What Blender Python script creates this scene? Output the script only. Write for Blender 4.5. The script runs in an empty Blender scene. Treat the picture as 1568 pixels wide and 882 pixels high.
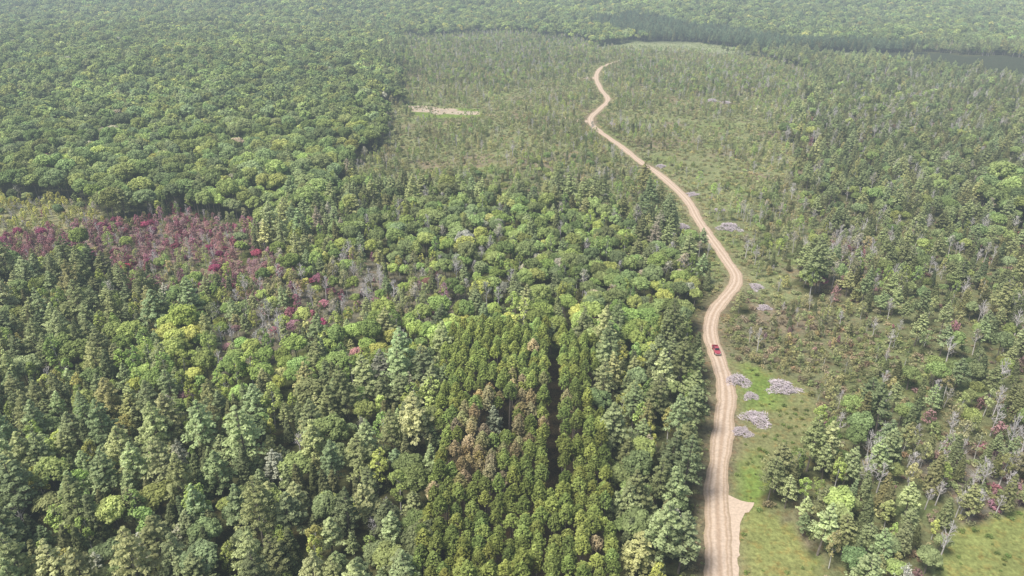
import bpy, math, random
import numpy as np
from mathutils import Vector, Matrix
rng = np.random.default_rng(7)
random.seed(7)
scene = bpy.context.scene
# ------------------------------------------------------------------ camera
CAM_H = 120.0; TH = math.radians(25.3); F = 1059.0
cam_d = bpy.data.cameras.new("drone_camera"); cam = bpy.data.objects.new("drone_camera", cam_d)
scene.collection.objects.link(cam)
cam.location = (0, 0, CAM_H); cam.rotation_euler = (math.radians(90) - TH, 0, 0)
cam_d.lens = 36 * F / 1568; cam_d.clip_start = 1; cam_d.clip_end = 30000
scene.camera = cam
scene.view_settings.view_transform = 'Standard'; scene.view_settings.look = 'None'; scene.view_settings.exposure = 0

def survey(u, v, z=0.0):
    """photogrammetric survey: photo coordinate -> plan position (metres) at elevation z"""
    xc = (u - 784) / F; yc = (441 - v) / F
    d = (xc, math.cos(TH) + yc * math.sin(TH), -math.sin(TH) + yc * math.cos(TH))
    t = (z - CAM_H) / d[2]
    return (d[0] * t, d[1] * t)

# ------------------------------------------------------------------ noise / terrain
def smooth(a, b, x):
    t = np.clip((x - a) / (b - a), 0, 1); return t * t * (3 - 2 * t)
_tab = np.random.default_rng(3).random((256, 256))
def vn(x, y, s, o=0):
    x = np.asarray(x, float) / s + 31.7 * o; y = np.asarray(y, float) / s + 17.3 * o
    xi = np.floor(x).astype(int); yi = np.floor(y).astype(int)
    fx = x - xi; fy = y - yi; fx = fx * fx * (3 - 2 * fx); fy = fy * fy * (3 - 2 * fy)
    a = _tab[xi % 256, yi % 256]; b = _tab[(xi + 1) % 256, yi % 256]
    c = _tab[xi % 256, (yi + 1) % 256]; d = _tab[(xi + 1) % 256, (yi + 1) % 256]
    return (a * (1 - fx) + b * fx) * (1 - fy) + (c * (1 - fx) + d * fx) * fy
def fbm(x, y, s, o=0):
    return (vn(x, y, s, o) * .55 + vn(x, y, s / 2.1, o + 1) * .3 + vn(x, y, s / 4.3, o + 2) * .15)
def height(x, y):
    x = np.asarray(x, float); y = np.asarray(y, float)
    h = smooth(260, 600, y) * (fbm(x, y, 210, 4) - .5) * 9
    h = h + 14 * smooth(420, 950, y) * smooth(-60, -420, x)
    ridge = smooth(1180, 2350, y + 160 * (vn(x, y, 600, 9) - .5))
    h = h + ridge * (48 + 62 * vn(x, y, 900, 12) + 26 * (fbm(x, y, 330, 20) - .5))
    h = h + 14 * (fbm(x, y, 260, 25) - .5) * smooth(900, 1500, y)
    h = h + 70 * smooth(2600, 6500, np.hypot(x, y)) * fbm(x, y, 1300, 30)
    return h

# ------------------------------------------------------------------ plan of the place
def P(pts, z): return np.array([survey(u, v, z) for u, v in pts])
def inside(poly, x, y):
    r = np.zeros(x.shape, bool); n = len(poly); j = n - 1
    for i in range(n):
        xi, yi = poly[i]; xj, yj = poly[j]
        c = ((yi > y) != (yj > y)) & (x < (xj - xi) * (y - yi) / (yj - yi + 1e-12) + xi)
        r ^= c; j = i
    return r
ROAD_PX = [(1104,1010),(1104,940),(1103,880),(1100,820),(1098,760),(1102,700),(1109,640),(1112,600),(1104,560),(1092,530),(1086,505),
 (1094,477),(1110,456),(1124,440),(1128,422),(1112,397),(1092,370),(1070,338),(1054,310),(1034,290),(1010,270),(980,250),(955,230),
 (930,212),(908,195),(905,181),(920,166),(931,153),(920,135),(913,118),(919,105),(932,98),(950,93)]
def catmull(pts, step=2.0):
    pts = [np.array(p, float) for p in pts]; out = []
    for i in range(len(pts) - 1):
        p0 = pts[max(i-1, 0)]; p1 = pts[i]; p2 = pts[i+1]; p3 = pts[min(i+2, len(pts)-1)]
        n = max(2, int(np.linalg.norm(p2 - p1) / step))
        for k in range(n):
            t = k / n
            out.append(.5*((2*p1)+(-p0+p2)*t+(2*p0-5*p1+4*p2-p3)*t*t+(-p0+3*p1-3*p2+p3)*t**3))
    out.append(pts[-1]); return np.array(out)
road_c = catmull([survey(u, v) for u, v in ROAD_PX])
for _ in range(4):
    road_c[1:-1] = (road_c[:-2] + road_c[1:-1]*2 + road_c[2:]) / 4
rt = np.gradient(road_c, axis=0); rt /= np.linalg.norm(rt, axis=1)[:, None]
def road_dist(x, y):
    d = np.full(x.shape, 1e9); s = np.zeros(x.shape)
    idx = np.where((x > -40) & (x < 420) & (y < 1250))[0]
    for k in range(0, len(idx), 20000):
        ii = idx[k:k+20000]
        dx = x[ii, None] - road_c[None, :, 0]; dy = y[ii, None] - road_c[None, :, 1]
        q = dx*dx + dy*dy; m = q.argmin(1); a = np.arange(len(ii))
        d[ii] = np.sqrt(q[a, m]); s[ii] = rt[m, 1]*dx[a, m] - rt[m, 0]*dy[a, m]
    return d, s      # s>0 : right side of the road
MIX, HARD, PLANT, CLEAR, MAROON, PINKY, YELLOW, RMIX, GRASS, OLIVE, FAR, DARKC, BRIGHT, BIRCH, CONF, DENSE, MIDH = range(17)
POLYS = [
 (RMIX,  P([(1190,210),(1300,100),(2000,130),(2400,1000),(1240,1000),(1230,800),(1170,740),(1240,640),(1360,560),(1240,440),(1225,300)], 6)),
 (CONF,  P([(1240,215),(1700,190),(1700,330),(1400,330),(1240,280)], 8)),
 (HARD,  P([(-900,60),(560,60),(600,110),(600,170),(540,240),(480,300),(380,335),(250,325),(100,295),(-900,295)], 10)),
 (HARD,  P([(1500,270),(1700,250),(1700,330),(1520,320)], 10)),
 (MIDH,  P([(560,320),(700,295),(950,315),(1000,370),(1080,400),(1085,500),(1000,520),(930,500),(840,480),(680,470),(560,380)], 9)),
 (BRIGHT,P([(180,500),(400,440),(690,470),(900,480),(1060,500),(1040,560),(900,520),(690,545),(560,560),(300,580),(150,600)], 9)),
 (YELLOW,P([(-500,285),(110,300),(180,330),(60,385),(-500,390)], 5)),
 (MAROON,P([(-60,365),(60,345),(170,325),(260,312),(380,345),(400,410),(360,445),(290,445),(180,425),(60,400)], 4)),
 (PINKY, P([(390,370),(560,360),(690,400),(700,460),(600,490),(520,480),(430,520),(300,560),(280,500),(330,440),(380,430)], 6)),
 (BIRCH, P([(555,395),(600,392),(640,405),(635,430),(590,440),(560,425)], 5)),
 (BIRCH, P([(1268,372),(1345,368),(1372,398),(1340,418),(1280,415)], 4)),
 (CLEAR, P([(610,120),(760,85),(900,75),(1000,66),(1180,88),(1260,110),(1230,170),(1190,230),(1220,300),(1240,420),(1180,450),(1110,460),
            (1080,400),(1040,345),(985,300),(960,285),(860,265),(700,285),(560,300),(520,255),(600,180)], 1)),
 (DENSE, P([(850,240),(950,245),(990,300),(975,340),(860,300),(720,290),(560,300),(530,275),(700,262)], 3)),
 (DENSE, P([(600,60),(760,50),(905,62),(900,105),(780,130),(640,120)], 4)),
 (DENSE, P([(1110,290),(1180,270),(1235,330),(1240,410),(1160,400),(1120,340)], 3)),
 (DENSE, P([(960,90),(1230,105),(1225,150),(1080,150),(960,135)], 3)),
 (OLIVE, P([(1105,490),(1130,450),(1230,440),(1350,480),(1400,570),(1350,640),(1260,650),(1200,580),(1105,545)], 2)),
 (GRASS, P([(1108,548),(1170,560),(1230,580),(1262,640),(1225,700),(1180,740),(1150,790),(1115,770),(1128,640)], 0)),
 (PLANT, P([(690,512),(745,492),(850,500),(915,530),(922,640),(935,720),(985,1000),(610,1000),(650,790),(668,700),(668,640),(685,560)], 12)),
 (BIRCH, P([(1420,700),(1700,670),(1700,780),(1500,790),(1440,780)], 2)),
 (GRASS, P([(1080,1010),(1128,790),(1160,768),(1205,800),(1255,870),(1310,1010)], 0)),
 (GRASS, P([(1500,796),(1568,782),(1850,770),(1950,1050),(1470,1050),(1430,880),(1452,815)], 0)),
 (GRASS, P([(905,75),(960,64),(1060,63),(1150,74),(1150,82),(1060,80)], 0)),
 (GRASS, P([(1275,82),(1305,82),(1308,97),(1276,94)], 0)),
 (GRASS, P([(615,160),(735,168),(738,182),(640,182)], 0)),
]
DARKLINE = P([(880,44),(960,50),(1160,76),(1300,84),(1700,120),(1700,90),(1200,58),(960,34)], 8)
def ttype(x, y, jit=1.0):
    a = (6 + .012 * y) * jit
    qx = x + (vn(x, y, 14, 40) - .5) * 2 * a + (vn(x, y, 40, 41) - .5) * 2 * a
    qy = y + (vn(x, y, 14, 42) - .5) * 2 * a + (vn(x, y, 40, 43) - .5) * 2 * a
    t = np.full(x.shape, MIX)
    for k, poly in POLYS:
        jx, jy = (qx, qy) if k not in (PLANT, GRASS) else ((x*.8+qx*.2), (y*.8+qy*.2))
        t[inside(poly, jx, jy)] = k
    br_ = fbm(x, y, 30, 161)
    t[(t == MAROON) & (br_ > .64)] = BRIGHT
    t[(t == MAROON) & (br_ < .30)] = DENSE
    t[(t == PINKY) & (br_ > .62)] = BRIGHT
    far = (y > 1080) & (t != GRASS) & (t != CLEAR) & (t != DENSE)
    t[far] = FAR
    t[inside(DARKLINE, qx, qy) & (t != GRASS)] = DARKC
    return t

# ------------------------------------------------------------------ materials
def newmat(name):
    m = bpy.data.materials.new(name); m.use_nodes = True
    nt = m.node_tree; nt.nodes.clear()
    return m, nt, nt.nodes.new('ShaderNodeOutputMaterial')
def leaf_material(name, const=None):
    m, nt, out = newmat(name)
    N = nt.nodes; L = nt.links
    if const is None:
        a = N.new('ShaderNodeAttribute'); a.attribute_type = 'INSTANCER'; a.attribute_name = 'tint'; col = a.outputs['Color']
    else:
        a = N.new('ShaderNodeRGB'); a.outputs[0].default_value = (*const, 1); col = a.outputs[0]
    s = N.new('ShaderNodeAttribute'); s.attribute_name = 'shade'
    mx = N.new('ShaderNodeMix'); mx.data_type = 'RGBA'; mx.blend_type = 'MULTIPLY'; mx.inputs[0].default_value = 1
    L.new(col, mx.inputs[6]); L.new(s.outputs['Color'], mx.inputs[7])
    d = N.new('ShaderNodeBsdfDiffuse'); t = N.new('ShaderNodeBsdfTranslucent'); ms = N.new('ShaderNodeMixShader')
    ms.inputs[0].default_value = .33
    L.new(mx.outputs[2], d.inputs[0]); L.new(mx.outputs[2], t.inputs[0])
    L.new(d.outputs[0], ms.inputs[1]); L.new(t.outputs[0], ms.inputs[2]); L.new(ms.outputs[0], out.inputs[0])
    return m
def simple(name, col, rough=.8, noise=0.0, scale=5, col2=None, metallic=0, bump=0):
    m, nt, out = newmat(name); N = nt.nodes; L = nt.links
    b = N.new('ShaderNodeBsdfPrincipled'); b.inputs['Roughness'].default_value = rough; b.inputs['Metallic'].default_value = metallic
    b.inputs['Base Color'].default_value = (*col, 1)
    if col2 is not None:
        tc = N.new('ShaderNodeTexCoord'); n = N.new('ShaderNodeTexNoise'); n.inputs['Scale'].default_value = scale; n.inputs['Detail'].default_value = 3
        r = N.new('ShaderNodeValToRGB'); r.color_ramp.elements[0].position = .35; r.color_ramp.elements[1].position = .65
        r.color_ramp.elements[0].color = (*col, 1); r.color_ramp.elements[1].color = (*col2, 1)
        L.new(tc.outputs['Object'], n.inputs['Vector']); L.new(n.outputs[0], r.inputs[0]); L.new(r.outputs[0], b.inputs['Base Color'])
    L.new(b.outputs[0], out.inputs[0]); return m
M_LEAF = leaf_material("foliage")
M_BARK = simple("bark", (.15,.125,.10), .95, scale=3, col2=(.24,.21,.18))
M_BIRCH = simple("birch_bark", (.46,.44,.40), .9, scale=2, col2=(.64,.62,.58))
M_GREYW = simple("weathered_wood", (.42,.39,.365), .95, scale=1.5, col2=(.62,.58,.55))

# ------------------------------------------------------------------ mesh builder
def nrm(a): return a / (np.linalg.norm(a, axis=-1, keepdims=True) + 1e-9)
class TB:
    def __init__(s, seed): s.v=[]; s.f=[]; s.m=[]; s.sh=[]; s.n=0; s.r=np.random.default_rng(seed)
    def tube(s, p0, p1, r0, r1, mat=1, sides=5):
        p0=np.array(p0,float); p1=np.array(p1,float); d=nrm(p1-p0)
        a=np.array([0,0,1.]) if abs(d[2])<.9 else np.array([1.,0,0])
        t=nrm(np.cross(d,a)); b=np.cross(d,t); an=np.arange(sides)*2*math.pi/sides
        ring=np.cos(an)[:,None]*t+np.sin(an)[:,None]*b
        s.v.append(np.vstack([p0+ring*r0,p1+ring*r1])); o=s.n; s.n+=2*sides
        for i in range(sides):
            j=(i+1)%sides; s.f.append((o+i,o+j,o+sides+j,o+sides+i)); s.m.append(mat)
        s.sh.append(np.ones(2*sides))
    def limb(s, pts, r0, r1, mat=1, sides=5):
        n=len(pts)-1
        for i in range(n):
            a=r0+(r1-r0)*i/n; b=r0+(r1-r0)*(i+1)/n; s.tube(pts[i],pts[i+1],a,b,mat,sides)
    def leaves(s, C, Nn, S, asp=.65, shade=None):
        k=len(C); a=nrm(s.r.normal(size=(k,3))); T=nrm(np.cross(Nn,a)); B=np.cross(Nn,T)
        S=np.broadcast_to(S,(k,))[:,None]*s.r.uniform(.7,1.3,(k,1))
        V=np.stack([C+T*S,C+B*S*asp+T*S*.15,C-T*S+Nn*S*.15,C-B*S*asp],1).reshape(-1,3)
        s.v.append(V); o=s.n; s.n+=4*k
        for i in range(k): s.f.append((o+4*i,o+4*i+1,o+4*i+2,o+4*i+3))
        s.m+= [0]*k
        if shade is None: shade=np.ones(k)
        sh=shade*s.r.uniform(.72,1.28,k); s.sh.append(np.repeat(sh,4))
    def blob(s, c, rad, n, size, out=None, jit=.55, flat=1.0, shade=1.0, up=0.0):
        d=nrm(s.r.normal(size=(n,3)))
        if out is not None:
            w=d@out; d=np.where((w<-.25)[:,None],-d,d)
        C=np.array(c)+d*rad*s.r.uniform(.6,1.08,(n,1))*np.array([1,1,flat])
        Nn=nrm(d+s.r.normal(size=(n,3))*jit+np.array([0,0,up+.35]))
        s.leaves(C,Nn,size,.65,np.full(n,shade))
    def mesh(s, name, mats):
        me=bpy.data.meshes.new(name); V=np.vstack(s.v)
        me.from_pydata(V.tolist(),[],s.f); me.polygons.foreach_set('material_index',np.array(s.m,dtype=np.int32))
        for m in mats: me.materials.append(m)
        c=me.color_attributes.new('shade','FLOAT_COLOR','POINT'); sh=np.concatenate(s.sh)
        c.data.foreach_set('color',np.stack([sh,sh,sh,np.ones_like(sh)],1).astype(np.float32).ravel())
        me.update(); return me

def hardwood(seed, R=4.7, H=15, lobes=28, nl=80, ls=.47):
    t=TB(seed); r=t.r; zc=H-R*.85
    t.limb([(0,0,-.5),(r.normal()*.2,r.normal()*.2,H*.35),(r.normal()*.4,r.normal()*.4,zc)],.3,.16)
    sx,sy=r.uniform(.85,1.15,2)
    for i in range(lobes):
        z=1-(i+.5)/lobes*1.3; ph=i*2.39996+r.normal()*.35; q=math.sqrt(max(0,1-z*z))
        d=np.array([q*math.cos(ph)*sx,q*math.sin(ph)*sy,z*.82]); k=r.uniform(.52,.84)
        c=np.array([0,0,zc])+d*R*k
        if i%3==0: t.limb([(0,0,zc-R*.6),c*.5+np.array([0,0,zc-R*.3])*.5,c],.14,.04,sides=4)
        t.blob(c,R*r.uniform(.22,.38),nl,ls,nrm(d),.5,.85,r.uniform(.78,1.22),.35)
    return t.mesh('hardwood_tree',[M_LEAF,M_BARK])
def whitepine(seed, R=3.3, H=17, far=False):
    t=TB(seed); r=t.r
    t.limb([(0,0,-.5),(.1,0,H*.5),(r.normal()*.15,r.normal()*.15,H*.97)],.28,.05)
    nw=12
    for w in range(nw):
        u=w/(nw-1); z=H*(.36+.62*u)
        L=R*((1-u)**.72*1.0+.06)
        nb=r.integers(5,8) if u<.9 else 3; ph0=r.uniform(0,6.28)
        for b in range(nb):
            ph=ph0+b*6.283/nb+r.normal()*.25; l=L*r.uniform(.6,1.2); rise=r.uniform(.1,.42)*l
            tip=np.array([math.cos(ph)*l,math.sin(ph)*l,z+rise])
            t.tube((0,0,z),tip,.05,.02,sides=3)
            sh=r.uniform(.8,1.2)
            for fr in ((.95,.62) if l>1.2 else (.85,)):
                c=np.array([0,0,z])*(1-fr)+tip*fr
                t.blob(c,.27+.22*l*.8,18 if l>1.2 else 15,.31,np.array([math.cos(ph)*.5,math.sin(ph)*.5,.8]),.5,.45,sh,.6)
    t.blob((0,0,H*.98),.4,16,.28,None,.5,1.6,1.15,.3)
    return t.mesh('white_pine_tree',[M_LEAF,M_BARK])
def spruce(seed, R=1.9, H=13):
    t=TB(seed); r=t.r
    t.limb([(0,0,-.5),(0,0,H*.97)],.2,.03)
    nw=14
    for w in range(nw):
        u=w/(nw-1); z=H*(.22+.76*u); L=R*((1-u)**.75+.07)
        nb=7 if u<.7 else 4; ph0=r.uniform(0,6.28)
        for b in range(nb):
            ph=ph0+b*6.283/nb+r.normal()*.2; l=L*r.uniform(.7,1.12)
            c=np.array([math.cos(ph)*l*.7,math.sin(ph)*l*.7,z-.12*l])
            t.blob(c,.22+.28*l,13,.31,np.array([math.cos(ph)*.8,math.sin(ph)*.8,.5]),.5,.6,r.uniform(.8,1.2),.4)
    return t.mesh('spruce_tree',[M_LEAF,M_BARK])
def redpine(seed, R=1.72, H=14):
    t=TB(seed); r=t.r
    t.limb([(0,0,-.5),(0,0,H*.96)],.16,.04)
    for w in range(6):
        u=w/5; z=H-3.1*(1-u)-.2; L=R*((1-u**1.9)*.90+.12)
        nb=8 if u<.5 else (6 if u<.9 else 3); ph0=r.uniform(0,6.28)
        for b in range(nb):
            ph=ph0+b*6.283/nb+r.normal()*.2; l=L*r.uniform(.70,1.1)
            c=np.array([math.cos(ph)*l*.8,math.sin(ph)*l*.8,z+.15*l])
            t.tube((0,0,z-.3),c,.03,.015,sides=3)
            t.blob(c,.36+.06*l,18,.23,None,.35,1.0,r.uniform(.78,1.22),.5)
    t.blob((0,0,H),.3,16,.21,None,.3,1.2,1.2,.4)
    return t.mesh('red_pine_tree',[M_LEAF,M_BARK])
def aspen(seed, R=2.0, H=12, lobes=12, nl=44):
    t=TB(seed); r=t.r
    top=(r.normal()*.3,r.normal()*.3,H*.95)
    t.limb([(0,0,-.3),(r.normal()*.12,r.normal()*.12,H*.5),top],.16,.05)
    for i in range(lobes):
        u=(i+.5)/lobes; z=H*(.45+.55*u); ph=i*2.4+r.normal()*.4; q=R*math.sin(math.pi*(.2+.75*u))*r.uniform(.45,.8)
        c=np.array([q*math.cos(ph),q*math.sin(ph),z])
        t.tube((0,0,z-q*.7),c,.04,.015,sides=3)
        t.blob(c,R*r.uniform(.28,.42),nl,.30,nrm(np.array([math.cos(ph),math.sin(ph),.5])),.7,1.0,r.uniform(.8,1.2),.3)
    return t.mesh('aspen_tree',[M_LEAF,M_BIRCH])
def bare(seed, H=11, leafy=60, mat=None):
    t=TB(seed); r=t.r
    top=np.array([r.normal()*.4,r.normal()*.4,H]); t.limb([(0,0,-.3),top*.5,top],.19,.06)
    for i in range(18):
        u=r.uniform(.35,.95); p=top*u; ph=i*2.4; l=(1-u)*H*.36+.6
        q=p+np.array([math.cos(ph)*l*.6,math.sin(ph)*l*.6,l*r.uniform(.6,1.0)]); m=(p+q)/2+np.array([0,0,-.1*l])
        t.limb([p,m,q],.075,.028,sides=4)
        for k in range(5):
            a=m+(q-m)*r.uniform(0,1); e=a+nrm(r.normal(size=3)+np.array([0,0,.9]))*l*.4
            t.tube(a,e,.038,.016,sides=3)
            if leafy: t.blob(e,.35,max(1,leafy//16),.2,None,.8,1,1)
    return t.mesh('dead_tree',[M_LEAF,mat or M_GREYW])
def sapling(seed, R=1.3, H=4.0):
    t=TB(seed); r=t.r
    t.limb([(0,0,-.2),(0,0,H*.8)],.06,.02,sides=4)
    for i in range(9):
        u=(i+.5)/9; ph=i*2.4+r.normal()*.4; q=R*math.sin(math.pi*(.25+.7*u))*r.uniform(.4,.75)
        t.blob((q*math.cos(ph),q*math.sin(ph),H*(.2+.8*u)),R*r.uniform(.3,.45),24,.23,None,.7,1,r.uniform(.8,1.2),.3)
    return t.mesh('sapling',[M_LEAF,M_BARK])
def shrub(seed, R=1.1, H=1.3):
    t=TB(seed); r=t.r
    for i in range(8):
        ph=i*2.4; q=R*math.sqrt((i+.3)/8)*r.uniform(.7,1)
        t.tube((0,0,-.1),(q*math.cos(ph),q*math.sin(ph),H*.6),.03,.01,sides=3)
        t.blob((q*math.cos(ph),q*math.sin(ph),H*r.uniform(.3,.75)),R*.38,18,.20,None,.7,.8,r.uniform(.75,1.25),.4)
    return t.mesh('shrub',[M_LEAF,M_BARK])

CATS = {}
def cat(name, meshes):
    col = bpy.data.collections.new(name + "_kinds")
    for i, me in enumerate(meshes):
        o = bpy.data.objects.new(f"{me.name.split('.')[0]}_kind_{i:02d}", me); col.objects.link(o)
    CATS[name] = dict(col=col, n=len(meshes), pos=[], rot=[], scl=[], idx=[], tint=[])
protoH=[hardwood(10+i, R=4.3+.3*i, H=14+.7*i) for i in range(5)]
cat('hard', protoH)
cat('hardfar', [hardwood(110+i, R=4.3+.3*i, H=14+.7*i, lobes=20, nl=34, ls=.78) for i in range(5)])
cat('wpine', [whitepine(30+i, R=2.8+.25*i, H=14.5+i) for i in range(5)])
cat('spruce', [spruce(40+i, R=1.7+.25*i, H=11+i) for i in range(3)])
cat('rpine', [redpine(50+i, H=13.4+.4*i) for i in range(4)])
cat('aspen', [aspen(60+i, R=1.9+.25*i, H=10+.8*i) for i in range(4)])
protoD=[bare(70+i, H=9+i, leafy=(0,0,60)[i%3]) for i in range(4)]
cat('dead', protoD)
cat('sap', [sapling(80+i, R=1.1+.2*i, H=3.2+.6*i) for i in range(4)])
cat('shrub', [shrub(90+i) for i in range(4)])

def add(cn, x, y, s, tint, tilt=.04, zs=None):
    n = len(x)
    if n == 0: return
    if cn == 'hard':
        m = y > 520
        if m.any() and (~m).any():
            add('hard', x[~m], y[~m], s[~m], tint[~m], tilt); add('hardfar', x[m], y[m], s[m], tint[m], tilt); return
        if m.all(): cn = 'hardfar'
    c = CATS[cn]
    c['pos'].append(np.stack([x, y, height(x, y) - .05], 1))
    c['rot'].append(np.stack([rng.normal(0, tilt, n), rng.normal(0, tilt, n), rng.uniform(0, 6.283, n)], 1))
    w = s * rng.uniform(.86, 1.14, n); z = s * rng.uniform(.86, 1.14, n) * (1 if zs is None else zs)
    c['scl'].append(np.stack([w, w, z], 1)); c['idx'].append(rng.integers(0, c['n'], n)); c['tint'].append(tint)

# palettes (linear albedo); GAIN sets overall leaf reflectance
GAIN = np.array([3.5, 3.02, 2.6])
G_H = [(.078,.116,.048),(.090,.13,.055),(.067,.10,.05),(.108,.145,.058),(.082,.113,.062)]
G_B = [(.10,.148,.05),(.125,.168,.06),(.088,.135,.052)]
G_W = [(.096,.13,.070),(.112,.147,.078),(.085,.118,.067),(.127,.158,.088),(.10,.125,.068)]
G_S = [(.058,.076,.040),(.070,.082,.045),(.062,.084,.048)]
G_R = [(.074,.104,.033),(.086,.115,.037),(.067,.096,.033)]
G_Y = [(.150,.175,.06),(.132,.162,.055),(.165,.178,.073)]
G_GR = [(.14,.155,.135),(.13,.145,.12),(.155,.165,.14)]
G_O = [(.110,.133,.070),(.125,.143,.080),(.104,.136,.064),(.125,.132,.085),(.090,.12,.058)]
G_PK = [(.128,.080,.108),(.122,.062,.088),(.138,.100,.118),(.115,.080,.085),(.105,.075,.08)]
G_MR = [(.095,.038,.06),(.115,.036,.075),(.085,.042,.055)]
G_BR = [(.105,.095,.074),(.12,.112,.084)]
def pal(p, n, x, y):
    a = np.array(p)[rng.integers(0, len(p), n)]; b = np.array(p)[rng.integers(0, len(p), n)]
    t = rng.uniform(0, 1, (n, 1)); c = (a*t + b*(1-t)) * GAIN
    c = c * rng.uniform(.66, 1.28, (n, 1)) * (.75 + .5 * fbm(x, y, 60, 50))[:, None]
    w = np.clip(rng.normal(0, .06, (n, 1)), -.06, .16); c = c * (1 + np.concatenate([w, w*0, -w*.6], 1)) * (1 + rng.normal(0, .012, (n, 3)))
    return np.clip(np.concatenate([c, np.ones((n, 1))], 1), .01, .62)
# type -> (spacing, keep, [(cat, weight, palette, smin, smax)])
MIXES = {
 MIX:   (4.5, .94, [('wpine',.40,G_W,.55,1.18),('hard',.18,G_H,.38,.82),('aspen',.13,G_B,.7,1.15),('spruce',.19,G_S,.65,1.15),('wpine',.02,G_GR,.6,.9),('aspen',.04,G_Y,.7,1),('dead',.03,G_GR,.8,1.2)]),
 BRIGHT:(4.6, .95, [('hard',.44,G_B,.38,.80),('aspen',.24,G_B,.7,1.15),('wpine',.14,G_W,.55,.95),('spruce',.09,G_S,.65,1),('hard',.05,G_Y,.4,.6),('hard',.015,G_PK,.35,.5),('dead',.04,G_GR,.8,1.1)]),
 MIDH:  (5.0, .95, [('hard',.46,G_H,.42,.84),('hard',.15,G_B,.4,.75),('aspen',.13,G_B,.8,1.1),('dead',.08,G_GR,.9,1.3),('wpine',.08,G_W,.6,.9),('spruce',.05,G_S,.7,1),('hard',.02,G_GR,.45,.7),('hard',.015,G_Y,.4,.6)]),
 HARD:  (6.6, .97, [('hard',.83,G_H,.70,1.12),('hard',.07,G_B,.6,1.0),('wpine',.06,G_W,.8,1.1),('hard',.02,G_GR,.6,.9),('hard',.018,G_Y,.5,.8),('hard',.004,G_PK,.5,.7)]),
 RMIX:  (4.6, .84, [('spruce',.18,G_S,.6,1.05),('wpine',.19,G_W,.5,.95),('hard',.19,G_H,.35,.7),('aspen',.15,G_O,.5,.9),('aspen',.07,G_B,.5,.9),('dead',.13,G_GR,.65,1.2),('sap',.03,G_PK,.9,1.5),('sap',.06,G_O,.9,1.5)]),
 CONF:  (5.0, .92, [('spruce',.30,G_S,.7,1.05),('wpine',.24,G_W,.6,.95),('hard',.24,G_H,.4,.75),('aspen',.12,G_O,.6,1.),('dead',.08,G_GR,.7,1.2)]),
 CLEAR: (4.4, .44, [('aspen',.32,G_O,.35,.8),('sap',.34,G_O,.8,1.6),('spruce',.08,G_S,.3,.6),('aspen',.16,G_B,.4,.8),('dead',.11,G_GR,.5,1.0)]),
 DENSE: (4.2, .76, [('aspen',.38,G_O,.4,.85),('spruce',.15,G_S,.35,.7),('hard',.13,G_H,.3,.55),('aspen',.18,G_B,.45,.8),('dead',.11,G_GR,.5,1.05)]),
 MAROON:(3.4, .88, [('sap',.34,G_PK,.7,1.5),('sap',.07,G_MR,.7,1.3),('aspen',.10,G_O,.4,.7),('dead',.12,G_GR,.4,.85),('hard',.08,G_MR,.3,.45),('aspen',.16,G_PK,.4,.8),('sap',.10,G_O,.8,1.4)]),
 PINKY: (4.3, .88, [('aspen',.22,G_O,.6,.95),('aspen',.10,G_Y,.6,.95),('hard',.20,G_B,.4,.62),('hard',.08,G_PK,.35,.5),('hard',.05,G_MR,.3,.45),('dead',.17,G_GR,.8,1.2),('aspen',.08,G_PK,.5,.8),('wpine',.08,G_W,.5,.8),('spruce',.04,G_S,.5,.8)]),
 YELLOW:(3.9, .85, [('aspen',.45,G_Y,.45,.75),('sap',.20,G_O,.8,1.4),('dead',.16,G_GR,.5,.9),('sap',.08,G_PK,.7,1.2),('hard',.10,G_H,.35,.6)]),
 OLIVE: (3.2, .82, [('sap',.56,G_O,.5,1.2),('shrub',.2,G_BR,.9,1.5),('spruce',.05,G_S,.3,.55),('aspen',.09,G_O,.3,.6),('dead',.07,G_GR,.4,.8),('sap',.04,G_PK,.4,.7)]),
 FAR:   (7.6, .97, [('hard',.68,G_H,.7,1.15),('hard',.10,G_B,.6,1.0),('wpine',.11,G_W,.8,1.15),('hard',.06,G_Y,.6,1.0),('spruce',.04,G_S,.9,1.2)]),
 DARKC: (5.0, .95, [('spruce',.4,G_S,1.0,1.35),('wpine',.55,[(.055,.085,.055),(.06,.09,.06)],.9,1.15)]),
 BIRCH: (3.7, .80, [('dead',.34,G_GR,.7,1.2),('aspen',.20,G_O,.5,.95),('sap',.14,G_PK,.5,.9),('spruce',.18,G_S,.5,.9),('wpine',.12,G_W,.4,.7)]),
}
def wedge(s, y0=55, y1=2450, jit=.42):
    ny = int((y1-y0)/s); X = []; Y = []
    for j in range(ny):
        yy = y0 + j*s; hw = .82*(yy*.904 + 51) + 45
        xs = np.arange(-hw + (j % 2)*s*.5, hw, s); X.append(xs); Y.append(np.full(len(xs), yy))
    X = np.concatenate(X); Y = np.concatenate(Y)
    return X + rng.uniform(-jit, jit, len(X))*s, Y + rng.uniform(-jit, jit, len(X))*s
def open_ok(x, y, dr=7.0, dl=7.4):
    d, s = road_dist(x, y)
    lim = np.where(s > 0, dr, dl) + 2.5*(vn(x, y, 12, 60) - .3) + np.where((y > 330) & (s < 0), 4, 0)
    return d > lim
HOLE = np.array(survey(764, 652, 8))
piles_px = [(1130,582,5.6),(1198,592,6.2),(1158,640,5.8),(1136,660,3.4),(1116,348,7),(1046,347,5),(1052,366,4),(1102,322,4),(1158,438,4.4),
  (1060,298,4.5),(1012,256,4.5),(936,191,5),(1150,605,3),(1090,157,8),(1112,160,6),(1170,470,3.4)]
pile_xy = [(*survey(u, v, .5), r) for u, v, r in piles_px]
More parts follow.
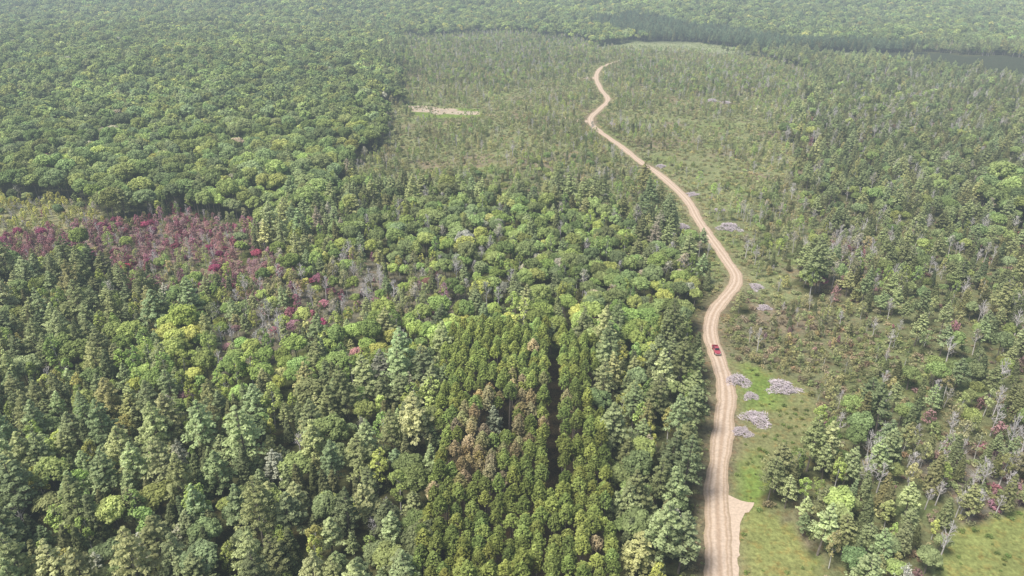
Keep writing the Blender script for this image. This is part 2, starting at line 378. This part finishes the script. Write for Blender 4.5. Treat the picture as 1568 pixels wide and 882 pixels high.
def pile_ok(x, y, ext=5):
    k = np.ones(x.shape, bool)
    for px, py, r in pile_xy:
        k &= ~((np.abs(x-px) < r+1) & (y < py+r) & (y > py-r-ext))
    return k
for t, (sp, keep, lst) in MIXES.items():
    x, y = wedge(sp, y0=(1060 if t in (FAR, DARKC) else 55), y1=(2450 if t in (FAR, DARKC) else 1350))
    m = ttype(x, y) == t; x, y = x[m], y[m]
    amp = 2.0 if t == CLEAR else (1.3 if t in (RMIX, OLIVE, DENSE, BIRCH, MAROON) else .25)
    dens = keep + (fbm(x, y, 38, 70) - .5) * amp
    m = (rng.random(len(x)) < dens) & open_ok(x, y) & pile_ok(x, y, 9); x, y = x[m], y[m]
    w = np.array([l[1] for l in lst]); w = w/w.sum()
    u = (rng.random(len(x)) + (vn(x, y, 38, 80) - .5)*.35) % 1.0
    ch = np.searchsorted(np.cumsum(w), u).clip(0, len(lst)-1)
    for i, (cn, _, p, s0, s1) in enumerate(lst):
        k = ch == i; n = k.sum()
        s = rng.uniform(s0, s1, n)
        if t == FAR: s = s*1.08
        if t in (MIX, RMIX, BRIGHT): s = s*(.80+.4*fbm(x[k], y[k], 50, 90))
        add(cn, x[k], y[k], s, pal(p, n, x[k], y[k]), tilt=.05)
# plantation rows
th = math.radians(3.4); ux = np.array([math.cos(th), -math.sin(th)]); uy = np.array([math.sin(th), math.cos(th)])
gi, gj = np.meshgrid(np.arange(-70, 70), np.arange(-90, 100)); gi = gi.ravel(); gj = gj.ravel()
o = np.array(survey(848, 620, 12))
lane_y = survey(845, 745, 12)[1]
sh = rng.normal(0, .26, gi.size)
x = o[0] + (gi*3.0+sh)*ux[0] + gj*2.6*uy[0]; y = o[1] + (gi*3.0+sh)*ux[1] + gj*2.6*uy[1] + rng.normal(0, .55, gi.size)
hd = np.hypot((x-HOLE[0])/1.0, (y-HOLE[1])/1.7)
m = (ttype(x, y) == PLANT) & ~((gi == 0) & (y > lane_y)) & (y > 50) & (hd > 4.2) & (rng.random(gi.size) < .965)
x, y = x[m], y[m]
c = pal(G_R, len(x), x, y)
def near(u, v, rx, ry, z=12):
    p = survey(u, v, z); return np.exp(-(((x-p[0])/rx)**2 + ((y-p[1])/ry)**2))
br = np.clip(near(800, 615, 9, 14)*.7 + near(725, 700, 9, 8)*1.0 + near(735, 650, 6, 12)*.5 + .10*(fbm(x, y, 20, 95)-.45), 0, 1)
br = (rng.random(len(x)) < br*.9)
c[br, :3] = pal([(.112,.112,.066),(.126,.116,.08),(.10,.112,.055)], br.sum(), x[br], y[br])[:, :3]
add('rpine', x, y, rng.uniform(.9, 1.06, len(x)), c, .02)
hx, hy = survey(757, 612, 14); add('wpine', np.array([hx]), np.array([hy]), np.array([.85]), np.array([[.36,.40,.26,1]]))
# low shrubs in the open areas
for t, sp, keep, p in ((CLEAR, 2.8, .58, G_O), (OLIVE, 2.6, .7, G_O+G_BR), (MAROON, 3.0, .6, G_PK+G_O), (DENSE, 3.4, .5, G_O), (RMIX, 3.8, .65, G_O+G_BR+[(.12,.085,.09)]),
                       (GRASS, 2.2, .28, [(.058,.09,.03),(.068,.096,.035),(.06,.088,.033)]), (BIRCH, 2.6, .7, G_PK+G_BR+G_O), (PINKY, 4.5, .5, G_O), (YELLOW, 4, .5, G_Y), (MIX, 4.6, .45, G_H+G_O)):
    x, y = wedge(sp, 55, 1250 if t != MIX else 420)
    m = ttype(x, y) == t; x, y = x[m], y[m]
    d, s = road_dist(x, y)
    m = (rng.random(len(x)) < keep + (fbm(x, y, 18, 99)-.5)*1.1) & (d > 4.6) & pile_ok(x, y, 1); x, y = x[m], y[m]
    add('shrub', x, y, rng.uniform(.5, 1.5, len(x))*(.5 if t == GRASS else 1), pal(p, len(x), x, y), .08)
# verge shrubs
k = rng.integers(0, len(road_c), 2600); sd = np.where(rng.random(2600) < .5, -1, 1)*rng.uniform(3.2, 9, 2600)
x = road_c[k, 0] + rt[k, 1]*sd; y = road_c[k, 1] - rt[k, 0]*sd; m = (y > 60) & pile_ok(x, y, 1) & (ttype(x, y) != GRASS); x, y = x[m], y[m]
d, s = road_dist(x, y); m = d > 3.2; x, y, d = x[m], y[m], d[m]
add('shrub', x, y, rng.uniform(.3, .9, len(x))*np.where(d < 5, .45, 1), pal(G_O+[(.12,.12,.08)], len(x), x, y), .08)

NAMES = dict(hard='hardwood_forest', hardfar='distant_hardwood_forest', wpine='white_pine_forest', spruce='spruce_forest', rpine='red_pine_plantation',
             aspen='aspen_stand', dead='dead_trees', sap='saplings', shrub='shrubs')
def make_scatter(cn):
    c = CATS[cn]
    if not c['pos']: return
    pos = np.vstack(c['pos']); n = len(pos)
    me = bpy.data.meshes.new(NAMES[cn]); me.vertices.add(n); me.vertices.foreach_set('co', pos.astype(np.float32).ravel())
    for nm, ty, key, data in (('rot', 'FLOAT_VECTOR', 'vector', np.vstack(c['rot'])), ('scl', 'FLOAT_VECTOR', 'vector', np.vstack(c['scl'])),
                              ('tint', 'FLOAT_COLOR', 'color', np.vstack(c['tint']))):
        me.attributes.new(nm, ty, 'POINT').data.foreach_set(key, data.astype(np.float32).ravel())
    me.attributes.new('idx', 'INT', 'POINT').data.foreach_set('value', np.concatenate(c['idx']).astype(np.int32))
    ob = bpy.data.objects.new(NAMES[cn], me); scene.collection.objects.link(ob)
    ng = bpy.data.node_groups.new(NAMES[cn]+'_scatter', 'GeometryNodeTree')
    ng.interface.new_socket('Geometry', in_out='INPUT', socket_type='NodeSocketGeometry')
    ng.interface.new_socket('Geometry', in_out='OUTPUT', socket_type='NodeSocketGeometry')
    N = ng.nodes; L = ng.links; gi = N.new('NodeGroupInput'); go = N.new('NodeGroupOutput')
    ci = N.new('GeometryNodeCollectionInfo'); ci.inputs['Collection'].default_value = c['col']
    ci.inputs['Separate Children'].default_value = True; ci.inputs['Reset Children'].default_value = True
    ip = N.new('GeometryNodeInstanceOnPoints'); ip.inputs['Pick Instance'].default_value = True
    def na(name, ty):
        a = N.new('GeometryNodeInputNamedAttribute'); a.data_type = ty; a.inputs['Name'].default_value = name
        return next(o for o in a.outputs if o.enabled and o.name == 'Attribute')
    L.new(gi.outputs[0], ip.inputs['Points']); L.new(ci.outputs[0], ip.inputs['Instance'])
    L.new(na('idx', 'INT'), ip.inputs['Instance Index'])
    er = N.new('FunctionNodeEulerToRotation'); L.new(na('rot', 'FLOAT_VECTOR'), er.inputs[0]); L.new(er.outputs[0], ip.inputs['Rotation'])
    L.new(na('scl', 'FLOAT_VECTOR'), ip.inputs['Scale']); L.new(ip.outputs[0], go.inputs[0])
    md = ob.modifiers.new('scatter', 'NODES'); md.node_group = ng
for cn in CATS: make_scatter(cn)

# ------------------------------------------------------------------ terrain
def axis(a, b, step, lo, hi, g=1.12):
    c = list(np.arange(a, b, step)); s = step; v = c[-1]
    while v < hi: s *= g; v += s; c.append(v)
    s = step; v = c[0]; pre = []
    while v > lo: s *= g; v -= s; pre.append(v)
    return np.array(pre[::-1] + c)
xs = axis(-420, 480, 2.5, -9000, 9000); ys = axis(60, 760, 2.5, -2500, 14000, 1.07)
X, Y = np.meshgrid(xs, ys); nx, ny = len(xs), len(ys)
Xf, Yf = X.ravel(), Y.ravel(); Z = height(Xf, Yf)
T = ttype(Xf, Yf)
GC = {MIX:(.085,.09,.04), MIDH:(.075,.08,.035), BRIGHT:(.085,.10,.035), HARD:(.06,.07,.03), RMIX:(.15,.16,.075), CONF:(.09,.10,.045), CLEAR:(.195,.215,.10), DENSE:(.165,.18,.085),
      MAROON:(.21,.155,.125), PINKY:(.16,.15,.10), YELLOW:(.23,.23,.12), OLIVE:(.17,.175,.09), FAR:(.08,.10,.045), DARKC:(.05,.06,.035), BIRCH:(.18,.165,.12),
      GRASS:(.16,.225,.055), PLANT:(.055,.045,.024)}
col = np.zeros((len(Xf), 3))
for k, c in GC.items(): col[T == k] = c
out = (np.abs(Xf) > .82*(Yf*.904+51)+40) | (Yf > 2440) | (Yf < 50)
col[out] = (.10,.14,.06)
def blend(mask, c):
    global col
    col = col*(1-mask[:, None]) + np.array(c)*mask[:, None]
g2 = inside(POLYS[-4][1], Xf, Yf) | inside(POLYS[-5][1], Xf, Yf)
blend(g2.astype(float)*(.55+.4*fbm(Xf, Yf, 14, 111)), (.25,.255,.095))
gs = (T == GRASS) & ~g2 & (Yf < 350)
blend(gs*np.clip((fbm(Xf, Yf, 16, 141)-.48)*5, 0, .7), (.21,.19,.10))
far_f = inside(POLYS[-3][1], Xf, Yf) | inside(POLYS[-2][1], Xf, Yf)
blend(far_f.astype(float), (.24,.27,.14))
sand = inside(P([(622,163),(650,162),(735,172),(735,178),(690,177),(630,172)], 0), Xf+4*(vn(Xf,Yf,9,5)-.5), Yf+10*(vn(Xf,Yf,9,6)-.5))
blend(sand.astype(float), (.40,.34,.25))
tr = catmull([survey(u, v) for u, v in [(735,176),(780,182),(840,184),(875,187),(905,187)]], 3)
dmin = np.full(len(Xf), 99.); q = np.where((Yf > 400) & (Yf < 800) & (Xf > -60) & (Xf < 160))[0]
dmin[q] = np.sqrt(((Xf[q, None]-tr[None, :, 0])**2 + (Yf[q, None]-tr[None, :, 1])**2).min(1))
blend(np.exp(-(dmin/3.5)**2)*.7, (.32,.27,.18))
d, s = road_dist(Xf, Yf)
blend(np.clip(np.exp(-((np.maximum(d-3.5, 0))/2.2)**2)*.7, 0, 1)*(.4+.9*fbm(Xf, Yf, 8, 151)), (.24,.20,.125))
cl = np.isin(T, (CLEAR, OLIVE, DENSE, RMIX)) & ~out
blend(cl*np.clip((fbm(Xf, Yf, 30, 121)-.55)*4, 0, .7), (.21,.165,.115))
blend(cl*np.clip((fbm(Xf, Yf, 24, 131)-.58)*4, 0, .7), (.15,.20,.065))
me = bpy.data.meshes.new("ground")
me.vertices.add(nx*ny); me.vertices.foreach_set('co', np.stack([Xf, Yf, Z], 1).astype(np.float32).ravel())
i0 = (np.arange(ny-1)[:, None]*nx + np.arange(nx-1)[None, :]).ravel()
quads = np.stack([i0, i0+1, i0+nx+1, i0+nx], 1).astype(np.int32)
me.loops.add(quads.size); me.loops.foreach_set('vertex_index', quads.ravel())
me.polygons.add(len(quads)); me.polygons.foreach_set('loop_start', (np.arange(len(quads))*4).astype(np.int32))
me.polygons.foreach_set('use_smooth', np.ones(len(quads), bool))
me.update(calc_edges=True); me.validate()
ca = me.color_attributes.new('gcol', 'FLOAT_COLOR', 'POINT')
ca.data.foreach_set('color', np.concatenate([col, np.ones((len(col), 1))], 1).astype(np.float32).ravel())
ground = bpy.data.objects.new("ground", me); scene.collection.objects.link(ground)
def ground_mat():
    m, nt, o = newmat("ground_vegetation"); N = nt.nodes; L = nt.links
    a = N.new('ShaderNodeAttribute'); a.attribute_name = 'gcol'; tc = N.new('ShaderNodeTexCoord')
    def noise(sc, det=6):
        n = N.new('ShaderNodeTexNoise'); n.inputs['Scale'].default_value = sc; n.inputs['Detail'].default_value = det; n.inputs['Roughness'].default_value = .65
        L.new(tc.outputs['Object'], n.inputs['Vector']); return n.outputs[0]
    def mr(v, a0, a1, b0, b1):
        r = N.new('ShaderNodeMapRange'); r.inputs[1].default_value = a0; r.inputs[2].default_value = a1; r.inputs[3].default_value = b0; r.inputs[4].default_value = b1
        L.new(v, r.inputs[0]); return r.outputs[0]
    n1 = noise(.9); n2 = noise(.12, 4); n3 = noise(.35, 5)
    mu = N.new('ShaderNodeMath'); mu.operation = 'MULTIPLY'; L.new(mr(n1, .3, .7, .55, 1.4), mu.inputs[0]); L.new(mr(n2, .3, .7, .8, 1.2), mu.inputs[1])
    vm = N.new('ShaderNodeVectorMath'); vm.operation = 'SCALE'; L.new(a.outputs['Color'], vm.inputs[0]); L.new(mu.outputs[0], vm.inputs['Scale'])
    mx = N.new('ShaderNodeMix'); mx.data_type = 'RGBA'; mx.blend_type = 'MULTIPLY'; mx.inputs[7].default_value = (1.2, .87, .78, 1)
    L.new(mr(n3, .5, .68, 0, .8), mx.inputs[0]); L.new(vm.outputs[0], mx.inputs[6])
    b = N.new('ShaderNodeBsdfDiffuse'); L.new(mx.outputs[2], b.inputs[0])
    bp = N.new('ShaderNodeBump'); bp.inputs['Strength'].default_value = .9; bp.inputs['Distance'].default_value = .5; L.new(n1, bp.inputs['Height']); L.new(bp.outputs[0], b.inputs['Normal'])
    L.new(b.outputs[0], o.inputs[0]); return m
me.materials.append(ground_mat())

# ------------------------------------------------------------------ road
def dirt_mat():
    m, nt, o = newmat("sandy_dirt"); N = nt.nodes; L = nt.links
    a = N.new('ShaderNodeAttribute'); a.attribute_name = 'across'; tc = N.new('ShaderNodeTexCoord')
    n = N.new('ShaderNodeTexNoise'); n.inputs['Scale'].default_value = .35; n.inputs['Detail'].default_value = 8; n.inputs['Roughness'].default_value = .7
    L.new(tc.outputs['Object'], n.inputs['Vector'])
    ab = N.new('ShaderNodeMath'); ab.operation = 'ABSOLUTE'; L.new(a.outputs['Fac'], ab.inputs[0])
    ad = N.new('ShaderNodeMath'); ad.operation = 'MULTIPLY_ADD'; ad.inputs[1].default_value = .34; L.new(n.outputs[0], ad.inputs[0])
    L.new(ab.outputs[0], ad.inputs[2])
    r = N.new('ShaderNodeValToRGB'); L.new(ad.outputs[0], r.inputs[0]); e = r.color_ramp.elements
    e[0].position = .10; e[0].color = (.40,.295,.205,1); e[1].position = 1.0; e[1].color = (.40,.305,.21,1)
    for p, c in ((.26,(.42,.315,.225)),(.44,(.54,.43,.325)),(.60,(.53,.42,.315)),(.74,(.39,.29,.20)),(.88,(.50,.39,.29))):
        q = e.new(p); q.color = (*c, 1)
    n2 = N.new('ShaderNodeTexNoise'); n2.inputs['Scale'].default_value = 1.6; n2.inputs['Detail'].default_value = 6; L.new(tc.outputs['Object'], n2.inputs['Vector'])
    mrn = N.new('ShaderNodeMapRange'); mrn.inputs[1].default_value = .3; mrn.inputs[2].default_value = .7; mrn.inputs[3].default_value = .82; mrn.inputs[4].default_value = 1.1; L.new(n2.outputs[0], mrn.inputs[0])
    vm = N.new('ShaderNodeVectorMath'); vm.operation = 'SCALE'; L.new(r.outputs[0], vm.inputs[0]); L.new(mrn.outputs[0], vm.inputs['Scale'])
    b = N.new('ShaderNodeBsdfDiffuse'); L.new(vm.outputs[0], b.inputs[0]); L.new(b.outputs[0], o.inputs[0]); return m
M_DIRT = dirt_mat()
def ribbon(name, c, hw, lift=.12, hw2=None):
    t = np.gradient(c, axis=0); t /= np.linalg.norm(t, axis=1)[:, None]; n = len(c); K = 11; V = []; A = []
    for i in range(n):
        h0 = hw if hw2 is None else hw + (hw2-hw)*float(smooth(150, 260, c[i,1]))
        for k in range(K):
            a = -1 + 2*k/(K-1)
            w = h0*(1+.34*(float(vn(c[i,0], c[i,1], 9, 3 if a < 0 else 8))-.5) + .26*(float(vn(c[i,0], c[i,1], 2.7, 3 if a < 0 else 8))-.5))
            px = c[i,0]+t[i,1]*a*w; py = c[i,1]-t[i,0]*a*w
            z = float(height(px, py)) + lift + .05*(1-a*a) - .05*math.exp(-((abs(a)-.45)/.12)**2) - (.10 if abs(a) > .99 else 0)
            V.append((px, py, z)); A.append(a)
    Fc = [(i*K+k, i*K+k+1, (i+1)*K+k+1, (i+1)*K+k) for i in range(n-1) for k in range(K-1)]
    me = bpy.data.meshes.new(name); me.from_pydata(V, [], Fc); me.attributes.new('across', 'FLOAT', 'POINT').data.foreach_set('value', np.array(A, dtype=np.float32))
    me.materials.append(M_DIRT); ob = bpy.data.objects.new(name, me); scene.collection.objects.link(ob); return ob
ribbon("dirt_road", road_c, 2.9, .16, 2.6)
ribbon("dirt_track", catmull([survey(u, v) for u, v in [(866,182),(885,186),(902,188)]]), 5.0, .12)
ribbon("dirt_track", catmull([survey(u, v) for u, v in [(880,119),(900,119),(913,119)]]), 6.5, .12)
pp = P([(1080,1010),(1084,880),(1084,800),(1096,762),(1112,757),(1134,767),(1156,771),(1152,780),(1140,786),(1133,800),(1131,850),(1130,900),(1128,1010)], 0)
pad = []
for i in range(len(pp)):
    a, b = pp[i], pp[(i+1) % len(pp)]; n = max(2, int(np.linalg.norm(b-a)/1.2))
    for k in range(n):
        q = a+(b-a)*k/n; pad.append((q[0]+rng.normal(0, .14), q[1]+rng.normal(0, .2), .09))
me = bpy.data.meshes.new("gravel_turnout"); me.from_pydata(pad, [], [tuple(range(len(pad)))])
me.attributes.new('across', 'FLOAT', 'POINT').data.foreach_set('value', np.full(len(pad), .38, dtype=np.float32))
me.materials.append(M_DIRT); scene.collection.objects.link(bpy.data.objects.new("gravel_turnout", me))

# ------------------------------------------------------------------ brush piles
M_CUT = simple("cut_wood", (.40,.34,.34), .95, scale=9, col2=(.64,.57,.58))
def brushpile(seed, R=1.0):
    t = TB(seed); r = t.r
    for i in range(420):
        a = r.uniform(0, 6.283); q = math.sqrt(r.random())*.95*(1+.28*math.sin(3*a+seed)+.15*math.sin(5*a+2*seed)); z = max(0, (1-q*q))*.34*r.uniform(0, 1)+.02
        ph = r.uniform(0, 6.283); l = r.uniform(.12, .42); p = np.array([q*math.cos(a), q*math.sin(a)*.8, z]); dz = r.normal()*.07
        dv = np.array([math.cos(ph)*l, math.sin(ph)*l, dz])
        t.tube(p-dv*.5, p+dv*.5, r.uniform(.008, .026), .007, 0, 5)
    return t.mesh("brush_pile", [M_CUT])
bp = [brushpile(200+i) for i in range(4)]
for i, (x, y, r) in enumerate(pile_xy):
    ob = bpy.data.objects.new("brush_pile", bp[i % 4]); scene.collection.objects.link(ob)
    ob.location = (x, y, float(height(x, y))); ob.scale = (r*random.uniform(.65,.9), r*random.uniform(.75,1.15), r*random.uniform(.8,1)); ob.rotation_euler = (0, 0, random.uniform(0, 6.28))

# ------------------------------------------------------------------ individually placed trees
def hero(name, mesh, u, v, z, s, color):
    me = mesh.copy(); me.name = name; me.materials[0] = leaf_material(name+"_foliage", color)
    ob = bpy.data.objects.new(name, me); scene.collection.objects.link(ob); x, y = survey(u, v, z)
    ob.location = (x, y, float(height(x, y))-.05); ob.scale = (s, s, s); ob.rotation_euler = (0, 0, random.uniform(0, 6.28))
hero("dead_tree", protoD[0], 1213, 300, 5, 1.35, (.5,.48,.42))
hero("dead_tree", protoD[1], 1524, 645, 5, 1.1, (.5,.48,.42))
hero("pale_poplar_tree", protoH[1], 711, 360, 12, .95, (.50,.50,.42))
hero("red_maple_tree", protoH[0], 1257, 432, 5, .6, (.32,.14,.17))
hero("red_maple_tree", protoH[2], 192, 408, 5, .42, (.55,.07,.14))

# ------------------------------------------------------------------ pickup truck
def make_truck(x, y, z, ang):
    root = bpy.data.objects.new("pickup_truck", None); scene.collection.objects.link(root)
    paint = simple("red_paint", (.36,.06,.08), .3); glass = simple("car_glass", (.02,.025,.03), .1)
    rub = simple("tyre_rubber", (.02,.02,.02), .9); chrome = simple("bumper_metal", (.5,.5,.5), .35, metallic=.8); lamp = simple("lamp_lens", (.7,.7,.65), .2); bedm = simple("bed_liner", (.05,.05,.05), .8)
    def part(name, vs, fs, mat, bev=.05):
        me = bpy.data.meshes.new(name); me.from_pydata(vs, [], fs); me.materials.append(mat); me.update()
        o = bpy.data.objects.new(name, me); scene.collection.objects.link(o); o.parent = root
        if bev:
            b = o.modifiers.new('bevel', 'BEVEL'); b.width = bev; b.segments = 2
        return o
    def prism(name, prof, w0, w1, mat, bev=.05):
        n = len(prof); vs = [(-(w1 if p[2] else w0), p[0], p[1]) for p in prof] + [((w1 if p[2] else w0), p[0], p[1]) for p in prof]
        fs = [tuple(range(n)), tuple(range(2*n-1, n-1, -1))] + [(i, i+n, (i+1) % n+n, (i+1) % n) for i in range(n)]
        return part(name, vs, fs, mat, bev)
    def box(name, a, b, mat, bev=.03):
        (x0,y0,z0),(x1,y1,z1) = a, b
        return part(name, [(x0,y0,z0),(x1,y0,z0),(x1,y1,z0),(x0,y1,z0),(x0,y0,z1),(x1,y0,z1),(x1,y1,z1),(x0,y1,z1)],
             [(0,3,2,1),(4,5,6,7),(0,1,5,4),(1,2,6,5),(2,3,7,6),(3,0,4,7)], mat, bev)
    prism("front_body", [(-.55,.45,0),(2.75,.5,0),(2.8,.95,0),(2.6,1.12,0),(1.25,1.22,0),(-.55,1.22,0)], .97, .97, paint, .07)
    prism("cab", [(-.6,1.22,0),(1.3,1.22,0),(.6,1.84,1),(-.42,1.86,1)], .9, .72, paint, .05)
    part("windshield", [(-.80,1.245,1.29),(.80,1.245,1.29),(.66,.66,1.81),(-.66,.66,1.81)], [(0,1,2,3)], glass, 0)
    part("rear_window", [(-.74,-.60,1.32),(.74,-.60,1.32),(.64,-.465,1.78),(-.64,-.465,1.78)], [(3,2,1,0)], glass, 0)
    for s, n in ((-1, "left"), (1, "right")):
        part(n+"_windows", [(s*.895,-.46,1.30),(s*.895,1.05,1.30),(s*.755,.54,1.77),(s*.755,-.36,1.77)], [(0,1,2,3)], glass, 0)
        box(n+"_bed_wall", (min(s*.97,s*.87),-2.75,.5), (max(s*.97,s*.87),-.58,1.22), paint)
        box(n+"_mirror", (min(s*1.0,s*1.16),.85,1.2), (max(s*1.0,s*1.16),.98,1.38), paint)
        box(n+"_headlight", (min(s*.6,s*.9),2.76,.82), (max(s*.6,s*.9),2.83,1.0), lamp)
        for yy, m in ((1.75, "front"), (-1.75, "rear")):
            V = []; K = 20
            for xx, rr in ((-.13,.36),(-.13,.40),(.13,.40),(.13,.36)):
                V += [(xx, rr*math.cos(k*2*math.pi/K), rr*math.sin(k*2*math.pi/K)) for k in range(K)]
            fs = [(r*K+k, r*K+(k+1) % K, (r+1)*K+(k+1) % K, (r+1)*K+k) for r in range(3) for k in range(K)] + [tuple(range(K)), tuple(range(4*K-1, 3*K-1, -1))]
            w = part(f"{m}_{n}_wheel", V, fs, rub, 0); w.location = (s*.87, yy, .40)
    box("bed_floor", (-.87,-2.7,.5), (.87,-.58,.68), bedm); box("tailgate", (-.87,-2.76,.55), (.87,-2.68,1.2), paint)
    box("front_bumper", (-.95,2.8,.42), (.95,2.98,.66), chrome); box("rear_bumper", (-.95,-2.98,.42), (.95,-2.8,.62), chrome)
    root.location = (x, y, z); root.rotation_euler = (0, 0, ang)
tx, ty = survey(1092, 535, .8); i = np.argmin(np.hypot(road_c[:,0]-tx, road_c[:,1]-ty))
make_truck(road_c[i,0]+.1, road_c[i,1], float(height(road_c[i,0], road_c[i,1]))+.2, math.atan2(rt[i,1], rt[i,0])-math.pi/2+math.pi)

# ------------------------------------------------------------------ light, sky, haze
w = bpy.data.worlds.new("World"); scene.world = w; w.use_nodes = True
nt = w.node_tree; bg = nt.nodes['Background']; sky = nt.nodes.new('ShaderNodeTexSky'); sky.sky_type = 'NISHITA'; sky.sun_disc = False
EL, AZ = math.radians(60), math.radians(-120)
sky.sun_elevation = EL; sky.sun_rotation = AZ; sky.air_density = 1.0; sky.dust_density = 3; sky.ozone_density = 1
nt.links.new(sky.outputs[0], bg.inputs[0]); bg.inputs[1].default_value = .15
sl = bpy.data.lights.new("sun", 'SUN'); sl.energy = 5.0; sl.angle = math.radians(18); sl.color = (1, .96, .91)
so = bpy.data.objects.new("sun", sl); scene.collection.objects.link(so)
dv = Vector((math.sin(AZ)*math.cos(EL), math.cos(AZ)*math.cos(EL), math.sin(EL)))
so.rotation_euler = dv.to_track_quat('Z', 'Y').to_euler()
hm, hnt, ho = newmat("haze")
SIG = .00017
va = hnt.nodes.new('ShaderNodeVolumeAbsorption'); va.inputs['Color'].default_value = (0, 0, 0, 1); va.inputs['Density'].default_value = SIG
ve = hnt.nodes.new('ShaderNodeEmission'); ve.inputs['Color'].default_value = (.74, .88, 1.0, 1); ve.inputs['Strength'].default_value = SIG  # haze volume glows by itself, standing in for daylight scattered in the air
ad = hnt.nodes.new('ShaderNodeAddShader'); hnt.links.new(va.outputs[0], ad.inputs[0]); hnt.links.new(ve.outputs[0], ad.inputs[1]); hnt.links.new(ad.outputs[0], ho.inputs['Volume'])
a, b = (-7000,-1500,-60), (7000,9000,260)
me = bpy.data.meshes.new("emissive_haze")
me.from_pydata([(a[0],a[1],a[2]),(b[0],a[1],a[2]),(b[0],b[1],a[2]),(a[0],b[1],a[2]),(a[0],a[1],b[2]),(b[0],a[1],b[2]),(b[0],b[1],b[2]),(a[0],b[1],b[2])], [],
  [(0,3,2,1),(4,5,6,7),(0,1,5,4),(1,2,6,5),(2,3,7,6),(3,0,4,7)])
me.materials.append(hm); scene.collection.objects.link(bpy.data.objects.new("emissive_haze", me))
